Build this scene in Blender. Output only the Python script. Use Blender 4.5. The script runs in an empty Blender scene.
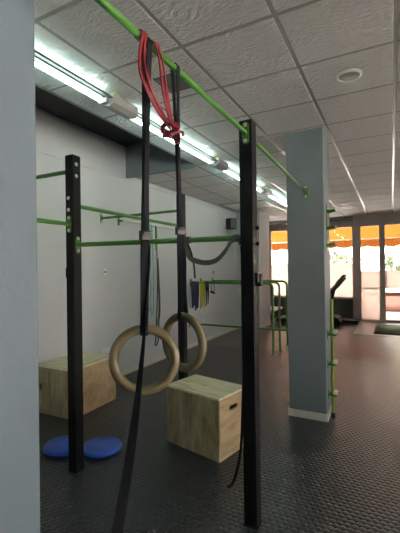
import bpy, bmesh, math, random
from mathutils import Vector, Matrix, Euler
random.seed(7)
C = bpy.context.scene.collection
PI = math.pi
V = Vector

# ------------------------------------------------------------------ materials
def nt(name):
    m = bpy.data.materials.new(name); m.use_nodes = True
    t = m.node_tree; t.nodes.clear()
    o = t.nodes.new('ShaderNodeOutputMaterial')
    return m, t, o

def N(t, kind, **kw):
    n = t.nodes.new(kind)
    for k, v in kw.items():
        if k in n.inputs: n.inputs[k].default_value = v
        else: setattr(n, k, v)
    return n

def math_(t, op, a, b=None, c=None):
    n = t.nodes.new('ShaderNodeMath'); n.operation = op
    for i, x in enumerate((a, b, c)):
        if x is None: continue
        if isinstance(x, (int, float)): n.inputs[i].default_value = x
        else: t.links.new(x, n.inputs[i])
    return n.outputs[0]

def c4(c): return (c[0], c[1], c[2], 1)

def plain(name, col, rough=.5, metal=0, var=.12, scale=8, bump=0, bscale=60, spec=.5, stretch=(1, 1, 1), coat=0):
    m, t, o = nt(name)
    p = N(t, 'ShaderNodeBsdfPrincipled', Roughness=rough, Metallic=metal)
    p.inputs['Specular IOR Level'].default_value = spec
    p.inputs['Coat Weight'].default_value = coat
    tc = N(t, 'ShaderNodeTexCoord'); mp = N(t, 'ShaderNodeMapping', Scale=stretch)
    t.links.new(tc.outputs['Object'], mp.inputs['Vector'])
    no = N(t, 'ShaderNodeTexNoise', Scale=scale, Detail=4)
    t.links.new(mp.outputs[0], no.inputs['Vector'])
    mx = N(t, 'ShaderNodeMix', data_type='RGBA')
    mx.inputs[6].default_value = c4([x * (1 - var) for x in col]); mx.inputs[7].default_value = c4([min(1, x * (1 + var)) for x in col])
    t.links.new(no.outputs['Fac'], mx.inputs['Factor']); t.links.new(mx.outputs[2], p.inputs['Base Color'])
    if bump:
        nb = N(t, 'ShaderNodeTexNoise', Scale=bscale, Detail=5); t.links.new(mp.outputs[0], nb.inputs['Vector'])
        b = N(t, 'ShaderNodeBump', Strength=bump, Distance=.01)
        t.links.new(nb.outputs['Fac'], b.inputs['Height']); t.links.new(b.outputs[0], p.inputs['Normal'])
    t.links.new(p.outputs[0], o.inputs[0])
    return m

def plywood(name, c1, c2, c3, along):
    """long streaky birch figure; along = object axis of the grain"""
    m, t, o = nt(name)
    p = N(t, 'ShaderNodeBsdfPrincipled', Roughness=.5)
    tc = N(t, 'ShaderNodeTexCoord')
    sc = [7, 7, 7]; sc[along] = 1.5
    mp = N(t, 'ShaderNodeMapping', Scale=sc); t.links.new(tc.outputs['Object'], mp.inputs['Vector'])
    n1 = N(t, 'ShaderNodeTexNoise', Scale=1.3, Detail=3, Distortion=1.2); t.links.new(mp.outputs[0], n1.inputs['Vector'])
    w = N(t, 'ShaderNodeTexNoise', Scale=6, Detail=6, Distortion=.6); t.links.new(mp.outputs[0], w.inputs['Vector'])
    r = N(t, 'ShaderNodeValToRGB'); e = r.color_ramp.elements
    e[0].position = .3; e[0].color = c4(c1); e[1].position = .66; e[1].color = c4(c2)
    x = e.new(.5); x.color = c4(c3)
    mixf = math_(t, 'ADD', math_(t, 'MULTIPLY', n1.outputs['Fac'], .62), math_(t, 'MULTIPLY', w.outputs['Fac'], .38))
    t.links.new(mixf, r.inputs[0]); t.links.new(r.outputs[0], p.inputs['Base Color'])
    b = N(t, 'ShaderNodeBump', Strength=.15, Distance=.004)
    t.links.new(w.outputs['Fac'], b.inputs['Height']); t.links.new(b.outputs[0], p.inputs['Normal'])
    t.links.new(p.outputs[0], o.inputs[0])
    return m

def emit(name, col, s):
    m, t, o = nt(name)
    e = N(t, 'ShaderNodeEmission', Color=c4(col), Strength=s)
    t.links.new(e.outputs[0], o.inputs[0]); return m

def studded_rubber():
    m, t, o = nt('studded black rubber')
    p = N(t, 'ShaderNodeBsdfPrincipled', Roughness=.3)
    p.inputs['Specular IOR Level'].default_value = .5
    tc = N(t, 'ShaderNodeTexCoord')
    S = .042
    mp = N(t, 'ShaderNodeMapping', Scale=(1 / S, 1 / S, 0)); t.links.new(tc.outputs['Object'], mp.inputs['Vector'])
    def cell(off):
        a = N(t, 'ShaderNodeVectorMath', operation='DIVIDE'); t.links.new(mp.outputs[0], a.inputs[0]); a.inputs[1].default_value = (1, 1.732, 1)
        b = N(t, 'ShaderNodeVectorMath', operation='ADD'); t.links.new(a.outputs[0], b.inputs[0]); b.inputs[1].default_value = (off, off, 0)
        f = N(t, 'ShaderNodeVectorMath', operation='FRACTION'); t.links.new(b.outputs[0], f.inputs[0])
        s = N(t, 'ShaderNodeVectorMath', operation='SUBTRACT'); t.links.new(f.outputs[0], s.inputs[0]); s.inputs[1].default_value = (.5, .5, 0)
        q = N(t, 'ShaderNodeVectorMath', operation='MULTIPLY'); t.links.new(s.outputs[0], q.inputs[0]); q.inputs[1].default_value = (1, 1.732, 0)
        l = N(t, 'ShaderNodeVectorMath', operation='LENGTH'); t.links.new(q.outputs[0], l.inputs[0])
        return l.outputs['Value']
    d = math_(t, 'MINIMUM', cell(0), cell(.5))
    mr = N(t, 'ShaderNodeMapRange', interpolation_type='SMOOTHSTEP'); t.links.new(d, mr.inputs[0])
    mr.inputs[1].default_value = .46; mr.inputs[2].default_value = .27
    stud = mr.outputs[0]
    # one metre interlocking tile seams
    sx = N(t, 'ShaderNodeSeparateXYZ'); t.links.new(tc.outputs['Object'], sx.inputs[0])
    def seam(v, off):
        f = math_(t, 'FRACT', math_(t, 'ADD', v, off))
        d_ = math_(t, 'ABSOLUTE', math_(t, 'SUBTRACT', f, .5))
        return math_(t, 'GREATER_THAN', d_, .4935)
    sm = math_(t, 'MAXIMUM', seam(sx.outputs[0], 10.42), seam(sx.outputs[1], 10.15))
    h = math_(t, 'SUBTRACT', stud, math_(t, 'MULTIPLY', sm, 1.2))
    b = N(t, 'ShaderNodeBump', Strength=1.0, Distance=.008)
    t.links.new(h, b.inputs['Height']); t.links.new(b.outputs[0], p.inputs['Normal'])
    no = N(t, 'ShaderNodeTexNoise', Scale=1.7, Detail=5); t.links.new(tc.outputs['Object'], no.inputs['Vector'])
    mx = N(t, 'ShaderNodeMix', data_type='RGBA')
    mx.inputs[6].default_value = c4((.017, .022, .0245)); mx.inputs[7].default_value = c4((.036, .041, .043))
    f = math_(t, 'ADD', math_(t, 'MULTIPLY', no.outputs['Fac'], .6), math_(t, 'MULTIPLY', stud, .4))
    t.links.new(f, mx.inputs['Factor'])
    dk = N(t, 'ShaderNodeMix', data_type='RGBA'); t.links.new(sm, dk.inputs['Factor'])
    t.links.new(mx.outputs[2], dk.inputs[6]); dk.inputs[7].default_value = (.03, .03, .03, 1)
    t.links.new(dk.outputs[2], p.inputs['Base Color'])
    t.links.new(p.outputs[0], o.inputs[0])
    return m

def ceiling_tile():
    m, t, o = nt('trowelled plaster ceiling tile')
    p = N(t, 'ShaderNodeBsdfPrincipled', Roughness=.75)
    tc = N(t, 'ShaderNodeTexCoord')
    wn = N(t, 'ShaderNodeTexNoise', Scale=2.2, Detail=1); t.links.new(tc.outputs['Object'], wn.inputs['Vector'])
    ad = N(t, 'ShaderNodeVectorMath', operation='MULTIPLY_ADD')
    t.links.new(wn.outputs['Color'], ad.inputs[0]); ad.inputs[1].default_value = (.35, .35, 0); t.links.new(tc.outputs['Object'], ad.inputs[2])
    mp = N(t, 'ShaderNodeMapping', Scale=(15, 36, 10)); mp.inputs['Rotation'].default_value = (0, 0, .35)
    t.links.new(ad.outputs[0], mp.inputs['Vector'])
    n = N(t, 'ShaderNodeTexNoise', Scale=1.4, Detail=5, Roughness=.55); t.links.new(mp.outputs[0], n.inputs['Vector'])
    b = N(t, 'ShaderNodeBump', Strength=1.0, Distance=.03)
    t.links.new(n.outputs['Fac'], b.inputs['Height']); t.links.new(b.outputs[0], p.inputs['Normal'])
    mx = N(t, 'ShaderNodeMix', data_type='RGBA')
    mx.inputs[6].default_value = c4((.44, .43, .425)); mx.inputs[7].default_value = c4((.60, .59, .58))
    t.links.new(n.outputs['Fac'], mx.inputs['Factor']); t.links.new(mx.outputs[2], p.inputs['Base Color'])
    t.links.new(p.outputs[0], o.inputs[0]); return m

def clear_glass():
    m, t, o = nt('clear glass')
    tr = N(t, 'ShaderNodeBsdfTransparent', Color=(.93, .95, .94, 1)); g = N(t, 'ShaderNodeBsdfGlossy', Roughness=.01)
    fr = N(t, 'ShaderNodeFresnel', IOR=1.45); mx = N(t, 'ShaderNodeMixShader')
    t.links.new(fr.outputs[0], mx.inputs[0]); t.links.new(tr.outputs[0], mx.inputs[1]); t.links.new(g.outputs[0], mx.inputs[2])
    t.links.new(mx.outputs[0], o.inputs[0]); return m

def frosted_film():
    m, t, o = nt('white frosted film')
    tr = N(t, 'ShaderNodeBsdfTransparent', Color=(1, 1, 1, 1)); tl = N(t, 'ShaderNodeBsdfTranslucent', Color=(.60, .53, .50, 1))
    df = N(t, 'ShaderNodeBsdfDiffuse', Color=(.85, .8, .77, 1))
    a = N(t, 'ShaderNodeMixShader', Fac=.25); t.links.new(tl.outputs[0], a.inputs[1]); t.links.new(df.outputs[0], a.inputs[2])
    b = N(t, 'ShaderNodeMixShader', Fac=.05); t.links.new(a.outputs[0], b.inputs[1]); t.links.new(tr.outputs[0], b.inputs[2])
    t.links.new(b.outputs[0], o.inputs[0]); return m

def awning_cloth():
    m, t, o = nt('orange awning cloth')
    tc = N(t, 'ShaderNodeTexCoord'); no = N(t, 'ShaderNodeTexNoise', Scale=1.6, Detail=4); t.links.new(tc.outputs['Object'], no.inputs['Vector'])
    mx = N(t, 'ShaderNodeMix', data_type='RGBA'); t.links.new(no.outputs['Fac'], mx.inputs['Factor'])
    mx.inputs[6].default_value = (.085, .023, .0035, 1); mx.inputs[7].default_value = (.11, .037, .007, 1)
    df = N(t, 'ShaderNodeBsdfDiffuse'); tl = N(t, 'ShaderNodeBsdfTranslucent')
    t.links.new(mx.outputs[2], df.inputs[0]); t.links.new(mx.outputs[2], tl.inputs[0])
    a = N(t, 'ShaderNodeMixShader', Fac=.5); t.links.new(df.outputs[0], a.inputs[1]); t.links.new(tl.outputs[0], a.inputs[2])
    t.links.new(a.outputs[0], o.inputs[0]); return m

def brick(name, c1, c2, mortar, scale):
    m, t, o = nt(name)
    p = N(t, 'ShaderNodeBsdfPrincipled', Roughness=.85)
    tc = N(t, 'ShaderNodeTexCoord'); mp = N(t, 'ShaderNodeMapping'); mp.inputs['Rotation'].default_value = (PI / 2, 0, 0)
    t.links.new(tc.outputs['Object'], mp.inputs['Vector'])
    b = N(t, 'ShaderNodeTexBrick', Scale=scale, Color1=c4(c1), Color2=c4(c2), Mortar=c4(mortar)); t.links.new(mp.outputs[0], b.inputs['Vector'])
    t.links.new(b.outputs[0], p.inputs['Base Color']); t.links.new(p.outputs[0], o.inputs[0]); return m

M = dict(
    ceiling=ceiling_tile(),
    tbar=plain('white enamelled ceiling profile', (.30, .295, .285), .22, var=.04),
    wall=plain('pale grey wall paint', (.51, .518, .53), .7, var=.05, scale=3, bump=.06, bscale=120),
    bluewall=plain('slate grey wall paint', (.17, .20, .215), .6, var=.05, scale=4, bump=.08, bscale=90),
    nearpaint=plain('pale blue grey rough paint', (.13, .168, .20), .6, var=.06, scale=6, bump=.25, bscale=45),
    pillar=plain('blue grey rough paint', (.16, .19, .205), .6, var=.06, scale=6, bump=.25, bscale=45),
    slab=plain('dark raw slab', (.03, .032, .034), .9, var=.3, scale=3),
    stone=plain('pale stone skirting', (.58, .55, .47), .5, var=.12, scale=20),
    rubber=studded_rubber(),
    smooth=plain('worn grey rubber flooring', (.13, .115, .11), .42, var=.18, scale=2.2, bump=.05, bscale=80),
    lightfloor=plain('pale threshold tile', (.42, .37, .33), .4, var=.1, scale=3),
    black=plain('black powder coated steel', (.0035, .0035, .0045), .5, spec=.2, var=.2, scale=14, bump=.04, bscale=300),
    green=plain('green powder coated steel', (.05, .165, .022), .38, var=.10, scale=9, bump=.04, bscale=250),
    lime=plain('yellow green painted tube', (.20, .30, .03), .45, var=.15, scale=9),
    steel=plain('dark cast steel', (.05, .05, .048), .45, metal=.3, var=.2),
    chrome=plain('zinc plated steel', (.62, .63, .62), .3, metal=1, var=.08),
    webbing=plain('black nylon webbing', (.005, .006, .009), .65, var=.25, scale=40, bump=.4, bscale=500, spec=.2),
    greywebbing=plain('worn grey webbing', (.055, .055, .052), .55, var=.3, scale=30, bump=.3, bscale=400),
    red=plain('red latex band', (.17, .012, .02), .35, var=.2, scale=12),
    teal=plain('teal latex band', (.10, .33, .32), .4, var=.2, scale=12),
    navy=plain('navy latex band', (.018, .022, .065), .5, var=.3, scale=18),
    yellow=plain('yellow latex band', (.50, .43, .03), .45, var=.2, scale=14),
    ringwood=plain('varnished birch ring', (.115, .09, .04), .42, var=.22, scale=5, bump=.08, bscale=60, stretch=(1, 1, 5)),
    ply_shaded=plywood('birch plywood upright grain', (.12, .085, .04), (.47, .40, .25), (.35, .285, .16), 2),  # faces towards the camera: their shade is put into this darker birch
    ply_lit_top=plywood('lit birch plywood top', (.44, .39, .22), (.82, .78, .53), (.73, .68, .43), 0),  # same birch, light from above put into the paler colour
    ply_lit_side=plywood('birch plywood slanting grain', (.30, .19, .09), (.58, .42, .25), (.48, .34, .19), 1),  # same birch, warm light on the right-hand faces put into the colour
    blue=plain('blue vinyl', (.016, .075, .40), .33, var=.1, scale=30, bump=.1, bscale=150),
    plastic=plain('black plastic', (.009, .009, .010), .45, var=.2, spec=.25),
    darkgrey=plain('dark grey panel', (.12, .115, .115), .5, var=.12, scale=4),
    whiteplastic=plain('white plastic', (.75, .74, .72), .35, var=.04),
    lampwhite=plain('grey enamelled batten', (.085, .08, .07), .4, var=.05),
    lampgrey=plain('grey lamp gear cover', (.36, .37, .36), .35, var=.08),
    foam=plain('yellowed foam', (.55, .48, .16), .8, var=.2, bump=.3),
    tube=emit('lit fluorescent tube', (.70, 1.0, .90), 15),
    alu=plain('brown grey anodised frame', (.55, .49, .47), .3, metal=0, var=.1, scale=4),
    glass=clear_glass(), frost=frosted_film(), awning=awning_cloth(),
    matgreen=plain('green coir mat', (.05, .085, .03), .95, var=.35, scale=60, bump=.5, bscale=300),
    street=plain('pale paving', (.58, .53, .51), .8, var=.1, scale=2),
    facade=plain('white render', (.82, .80, .76), .8, var=.04, scale=2),
    brick=brick('red brick', (.11, .03, .018), (.09, .022, .013), (.13, .10, .085), 7),
    orange=plain('orange facade paint', (.16, .065, .035), .8, var=.1),
    leaf=plain('green leaves', (.018, .034, .006), .6, var=.5, scale=5),
    bark=plain('brown bark', (.12, .08, .05), .9, var=.3),
    grille=plain('grey ventilation grille', (.10, .10, .10), .5, var=.1),
    rail=plain('pale steel rail', (.50, .53, .45), .4, var=.1),
    rim=plain('bare plywood edge', (.34, .26, .14), .6, var=.25, scale=30),
)

# ------------------------------------------------------------------ mesh helpers
def new(): return bmesh.new()

def box(bm, lo, hi, bev=0, mat=None, seg=2):
    lo, hi = V(lo), V(hi)
    r = bmesh.ops.create_cube(bm, size=1)
    vs = r['verts']
    for v in vs:
        v.co = V([lo[i] + (v.co[i] + .5) * (hi[i] - lo[i]) for i in range(3)])
    if bev:
        es = list({e for v in vs for e in v.link_edges})
        b = bmesh.ops.bevel(bm, geom=es, offset=bev, segments=seg, affect='EDGES', profile=.5)
        vs = list({v for f in b['faces'] for v in f.verts} | {v for v in vs if v.is_valid})
    if mat is not None:
        for v in vs: v.co = mat @ v.co
    return vs

def frames(pts, closed=False):
    pts = [V(p) for p in pts]; n = len(pts); T = []
    for i in range(n):
        a = pts[i - 1] if (i or closed) else pts[i]
        b = pts[(i + 1) % n] if (i < n - 1 or closed) else pts[i]
        T.append((b - a).normalized())
    u = T[0].orthogonal().normalized()
    out = []
    for i in range(n):
        u = (u - T[i] * u.dot(T[i]))
        u = u.normalized() if u.length > 1e-6 else T[i].orthogonal().normalized()
        out.append((pts[i], T[i], u, T[i].cross(u)))
    return out

def tube(bm, pts, r, seg=12, closed=False, caps=True):
    rs = r if isinstance(r, (list, tuple)) else [r] * len(pts)
    rings = []
    for (p, T, u, w), rr in zip(frames(pts, closed), rs):
        rings.append([bm.verts.new(p + (u * math.cos(2 * PI * k / seg) + w * math.sin(2 * PI * k / seg)) * rr) for k in range(seg)])
    n = len(rings)
    for i in range(n if closed else n - 1):
        a, b = rings[i], rings[(i + 1) % n]
        for k in range(seg):
            bm.faces.new((a[k], a[(k + 1) % seg], b[(k + 1) % seg], b[k]))
    if caps and not closed:
        bm.faces.new(rings[0][::-1]); bm.faces.new(rings[-1])

def ribbon(bm, pts, wdirs, width, th=.0025):
    """flat strap; wdirs = direction of the width at each point"""
    pts = [V(p) for p in pts]; n = len(pts); R = []
    for i in range(n):
        T = (pts[min(i + 1, n - 1)] - pts[max(i - 1, 0)]).normalized()
        w = V(wdirs[i] if isinstance(wdirs, list) else wdirs); w = (w - T * w.dot(T)).normalized()
        nn = T.cross(w); W = width[i] if isinstance(width, list) else width
        R.append([bm.verts.new(pts[i] + w * (sx * W / 2) + nn * (sy * th / 2)) for sx, sy in ((-1, -1), (1, -1), (1, 1), (-1, 1))])
    for i in range(n - 1):
        for k in range(4):
            bm.faces.new((R[i][k], R[i][(k + 1) % 4], R[i + 1][(k + 1) % 4], R[i + 1][k]))
    bm.faces.new(R[0][::-1]); bm.faces.new(R[-1])

def smooth_path(ctrl, per=8):
    c = [V(p) for p in ctrl]; out = []
    for i in range(len(c) - 1):
        p0, p1, p2, p3 = c[max(i - 1, 0)], c[i], c[i + 1], c[min(i + 2, len(c) - 1)]
        for k in range(per):
            t = k / per
            out.append(.5 * ((2 * p1) + (p2 - p0) * t + (2 * p0 - 5 * p1 + 4 * p2 - p3) * t * t + (3 * p1 - p0 - 3 * p2 + p3) * t ** 3))
    out.append(c[-1]); return out

def lathe(bm, prof, seg=40, mat=None):
    """prof = [(radius, z)], closed at both ends when radius 0"""
    rings = []
    for r, z in prof:
        if r < 1e-6: rings.append([bm.verts.new((0, 0, z))])
        else: rings.append([bm.verts.new((r * math.cos(2 * PI * k / seg), r * math.sin(2 * PI * k / seg), z)) for k in range(seg)])
    vs = [v for R in rings for v in R]
    for a, b in zip(rings, rings[1:]):
        for k in range(seg):
            f = [a[k % len(a)], a[(k + 1) % len(a)], b[(k + 1) % len(b)], b[k % len(b)]]
            f = list(dict.fromkeys(f))
            if len(f) > 2: bm.faces.new(f)
    if mat is not None:
        for v in vs: v.co = mat @ v.co
    return vs

def prism(bm, outline, ext, mat=None):
    """outline = list of 3D points (planar), extruded by ext"""
    a = [bm.verts.new(V(p)) for p in outline]; b = [bm.verts.new(V(p) + V(ext)) for p in outline]
    n = len(a)
    bm.faces.new(a[::-1]); bm.faces.new(b)
    for i in range(n): bm.faces.new((a[i], a[(i + 1) % n], b[(i + 1) % n], b[i]))
    if mat is not None:
        for v in a + b: v.co = mat @ v.co

def to_axis(p, d):
    """matrix placing local z along d at p"""
    return Matrix.Translation(V(p)) @ V(d).to_track_quat('Z', 'Y').to_matrix().to_4x4()

WORLD = {}
def mesh_obj(name, bm, mat, smooth=True, xf=None):
    bmesh.ops.recalc_face_normals(bm, faces=bm.faces[:])
    me = bpy.data.meshes.new(name)
    if xf is not None: bmesh.ops.transform(bm, matrix=xf, verts=bm.verts[:])
    bm.to_mesh(me); bm.free()
    me.materials.append(mat)
    if smooth:
        for p in me.polygons: p.use_smooth = True
        me.set_sharp_from_angle(angle=math.radians(38))
    o = bpy.data.objects.new(name, me); C.objects.link(o)
    return o

def tag(o, label=None, cat=None, group=None, kind=None):
    for k, v in (('label', label), ('category', cat), ('group', group), ('kind', kind)):
        if v: o[k] = v
    return o

def thing(name, loc, label, cat, group=None, rotz=0):
    o = bpy.data.objects.new(name, None); C.objects.link(o)
    o.location = loc; o.rotation_euler = (0, 0, rotz); o.empty_display_size = .1
    WORLD[o.name] = Matrix.Translation(V(loc)) @ Matrix.Rotation(rotz, 4, 'Z')
    return tag(o, label, cat, group)

def single(name, bm, mat, label, cat, group=None, smooth=True, origin=None):
    """a thing that is one mesh, built in world coordinates"""
    origin = V(origin) if origin is not None else V((0, 0, 0))
    o = mesh_obj(name, bm, mat, smooth, Matrix.Translation(-origin))
    o.location = origin
    WORLD[o.name] = Matrix.Translation(origin)
    return tag(o, label, cat, group)

def part(name, bm, mat, parent, local=False, smooth=True, label=None):
    """a part (or sub-part); bm is in world coordinates unless local"""
    o = mesh_obj(name, bm, mat, smooth, None if local else WORLD[parent.name].inverted())
    o.parent = parent
    WORLD[o.name] = WORLD[parent.name]
    if label: o['label'] = label
    return o

def struct(name, bm, mat, parent=None, smooth=False):
    o = mesh_obj(name, bm, mat, smooth)
    if parent: o.parent = parent
    else: o['kind'] = 'structure'
    WORLD[o.name] = Matrix.Identity(4)
    return o

def bx(lo, hi, bev=0, mat=None):
    b = new(); box(b, lo, hi, bev, mat); return b

def copy_thing(o, loc, label, rotz=None):
    c = o.copy(); C.objects.link(c); c.location = loc
    if rotz is not None: c.rotation_euler = (0, 0, rotz)
    c['label'] = label
    for ch in list(o.children):
        d = ch.copy(); C.objects.link(d); d.parent = c
        for g in list(ch.children):
            e = g.copy(); C.objects.link(e); e.parent = d
    return c

# ------------------------------------------------------------------ measures
H = 1.54                      # eye height
CZ = 2.92                     # ceiling
WL, WR, WB, WF = -3.45, 4.1, -2.6, 11.03
TS, TX, TY = .592, -.551, 1.977   # ceiling grid

# ------------------------------------------------------------------ room shell
struct('floor', bx((WL - .2, WB - .2, -.08), (WR + .2, 6.575, 0)), M['rubber'])
struct('floor.001', bx((WL - .2, 6.575, -.08), (WR + .2, WF + .55, -.002)), M['smooth'])
RX, RY = TX - 3 * TS - .02, 4.28     # edge of the open ceiling recess along the left wall
bm = new()
i0, i1 = -5, 8
for i in range(i0, i1):
    for j in range(-8, 16):
        x0, x1 = TX + i * TS, TX + (i + 1) * TS; y0, y1 = TY + j * TS, TY + (j + 1) * TS
        x0, x1 = max(x0, WL), min(x1, WR); y0, y1 = max(y0, WB), min(y1, WF)
        if x1 - x0 < .05 or y1 - y0 < .05: continue
        xm, ym = (x0 + x1) / 2, (y0 + y1) / 2
        if xm < RX and y1 < RY + .05: continue
        if xm < RX and y0 < RY: y0 = RY + .03
        g = .0125
        box(bm, (x0 + g, y0 + g, CZ), (x1 - g, y1 - g, CZ + .03), .004, seg=1)
struct('ceiling', bm, M['ceiling'])
bm = new()
for i in range(i0, i1 + 1):
    x = TX + i * TS
    if x < WL or x > WR: continue
    box(bm, (x - .0122, RY + .02 if x < RX else WB, CZ + .003), (x + .012, WF, CZ + .012))
for j in range(-8, 17):
    y = TY + j * TS
    if y < WB or y > WF: continue
    box(bm, (RX if y < RY else WL, y - .012, CZ + .004), (WR, y + .012, CZ + .013))
struct('trim_1', bm, M['tbar'])
struct('trim_2', bx((RX - .004, WB, CZ + .004), (RX + .014, RY + .02, CZ + .035)), M['bluewall'])
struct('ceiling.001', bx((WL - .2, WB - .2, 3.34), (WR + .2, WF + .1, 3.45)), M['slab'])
# dark raw recess: slab above, upper wall, downstand bulkhead at its far end
struct('wall_left', bx((WL - .2, WB - .2, -.05), (WL, WF + .6, 2.845)), M['wall'])
struct('wall_left.001', bx((WL - .2, WB - .2, 2.85), (WL - .004, WF + .6, 3.4)), M['wall'])
struct('wall_bulkhead', bx((WL, RY, 2.872), (RX + .05, RY + .02, 3.34)), M['bluewall'])
# pilaster on the left wall
struct('wall_pilaster', bx((WL, 8.6, 0), (-2.86, 9.45, CZ)), M['wall'])
struct('baseboard_pilaster', bx((WL, 8.588, 0), (-2.848, 9.46, .09), .002), M['stone'])
# right-hand side of the shop: unseen glazed doors added for light from this side
struct('wall_right', bx((WR, WB - .2, 2.15), (WR + .2, WF + .6, 3.4)), M['wall'])
struct('wall_right.001', bx((WR, WB - .2, -.05), (WR + .2, -1.9, 2.2)), M['wall'])
struct('wall_right.002', bx((WR, 4.1, -.05), (WR + .2, WF + .6, 2.2)), M['wall'])
bm = new(); ys = [-1.9 + k * 6.0 / 5 for k in range(6)]
for y in ys: box(bm, (WR + .06, y - .035, 0), (WR + .14, y + .035, 2.15), .004)
box(bm, (WR + .06, ys[0], 0), (WR + .14, ys[-1], .08), .004); box(bm, (WR + .06, ys[0], 2.09), (WR + .14, ys[-1], 2.15), .004)
w2 = struct('door_added', bm, M['alu'])
for y0, y1 in zip(ys, ys[1:]):
    struct('glass_pane', bx((WR + .10, y0 + .035, .08), (WR + .108, y1 - .035, 2.09)), M['glass'], w2)
struct('wall_back', bx((WL - .2, WB - .2, -.05), (WR + .2, WB, 3.4)), M['wall'])
struct('baseboard_left', bx((WL, WB, 0), (WL + .012, 8.588, .075), .002), M['stone'])
struct('baseboard_right', bx((WR - .012, 4.1, 0), (WR, WF, .075), .002), M['stone'])

# free-standing pillar with stone skirting
px0, px1, py0, py1 = -.957, -.588, 3.79, 4.16
struct('wall_pillar', bx((px0, py0, 0), (px1, py1, CZ + .02), .006), M['pillar'])
struct('baseboard_pillar', bx((px0 - .014, py0 - .014, 0), (px1 + .014, py1 + .014, .072), .003), M['stone'])
# painted pillar right beside the camera
struct('wall_near', bx((-1.42, .38, 0), (-1.0, .797, CZ + .02), .006), M['nearpaint'])

# ------------------------------------------------------------------ shop front
def pane(name, x0, x1, z0, z1, y, par, mat):
    o = struct(name, bx((x0, y, z0), (x1, y + .008, z1)), mat, par); return o
fr = new()
# door set, plane Y = WF
for x0, x1 in ((-.94, -.75), (-.29, -.15), (.78, .92), (1.42, 1.56), (2.5, 2.64), (3.5, 3.64), (3.98, 4.1)):
    box(fr, (x0, WF, 0), (x1, WF + .1, CZ), .006)
box(fr, (-.75, WF + .02, 2.62), (4.1, WF + .09, 2.72), .006)
box(fr, (-.75, WF + .03, 2.72), (4.1, WF + .08, CZ), 0)
box(fr, (-.75, WF + .01, 0), (4.1, WF + .09, .07), .006)
d1 = struct('door_1', fr, M['alu'])
for x0, x1, bands in ((-.75, -.29, ((.07, .90, 'frost'), (.93, 1.39, 'frost'), (1.39, 2.62, 'glass'))),
                      (-.15, .78, ((.07, .93, 'glass'), (.93, 1.39, 'frost'), (1.39, 2.62, 'glass'))),
                      (.92, 1.42, ((.07, .93, 'frost'), (.93, 1.39, 'frost'), (1.39, 2.62, 'glass'))),
                      (1.56, 2.5, ((.07, 1.39, 'frost'), (1.39, 2.62, 'glass'))),
                      (2.64, 3.5, ((.07, 1.39, 'frost'), (1.39, 2.62, 'glass'))),
                      (3.64, 3.98, ((.07, 1.39, 'frost'), (1.39, 2.62, 'glass')))):
    for z0, z1, k in bands:
        pane('glass_pane', x0, x1, z0, z1, WF + .05, d1, M[k])
bm = new()
box(bm, (-.75, WF + .04, .90), (-.29, WF + .07, .93)); box(bm, (-.15, WF + .04, .915), (.78, WF + .07, .935))
struct('glazing_bar', bm, M['alu'], d1)
bm = new()
tube(bm, [(-.115, WF - .05, .95), (-.115, WF - .05, 1.45)], .014, 10)
tube(bm, [(-.115, WF - .05, 1.0), (-.115, WF + .02, 1.0)], .009, 8); tube(bm, [(-.115, WF - .05, 1.4), (-.115, WF + .02, 1.4)], .009, 8)
struct('pull_handle', bm, M['chrome'], d1)
# side window, set back, above a grey panel
YW = WF + .37
fr = new()
for x0, x1 in ((-3.45, -3.40), (-2.2, -2.12), (-1.0, -.94)):
    box(fr, (x0, YW, 0), (x1, YW + .08, CZ), .004)
box(fr, (-3.45, YW, 2.66), (-.94, YW + .08, 2.80), .004); box(fr, (-3.45, YW + .01, 2.80), (-.94, YW + .07, CZ))
box(fr, (-3.45, YW - .02, .57), (-.94, YW + .09, .63), .004)
w1 = struct('window_1', fr, M['alu'])
for x0, x1 in ((-3.40, -2.2), (-2.12, -1.0)):
    pane('glass_pane', x0, x1, .63, 1.60, YW + .04, w1, M['frost']); pane('glass_pane', x0, x1, 1.60, 2.66, YW + .04, w1, M['glass'])
struct('sill_panel', bx((-3.45, YW + .005, 0), (-.94, YW + .05, .58)), M['darkgrey'], w1)
struct('wall_reveal', bx((-.94, WF + .1, 0), (-.86, YW + .1, CZ)), M['alu'])
struct('trim_3', bx((-3.45, WF - .02, CZ - .06), (-.94, YW + .1, CZ + .02)), M['tbar'])
struct('wall_front', bx((WL - .2, WF + .0, CZ), (WR + .2, WF + .6, 3.45)), M['facade'])
# pale entrance threshold let into the floor
struct('floor.002', bx((-.79, 8.9, -.05), (2.6, WF + .02, .004), .002), M['lightfloor'])

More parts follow.
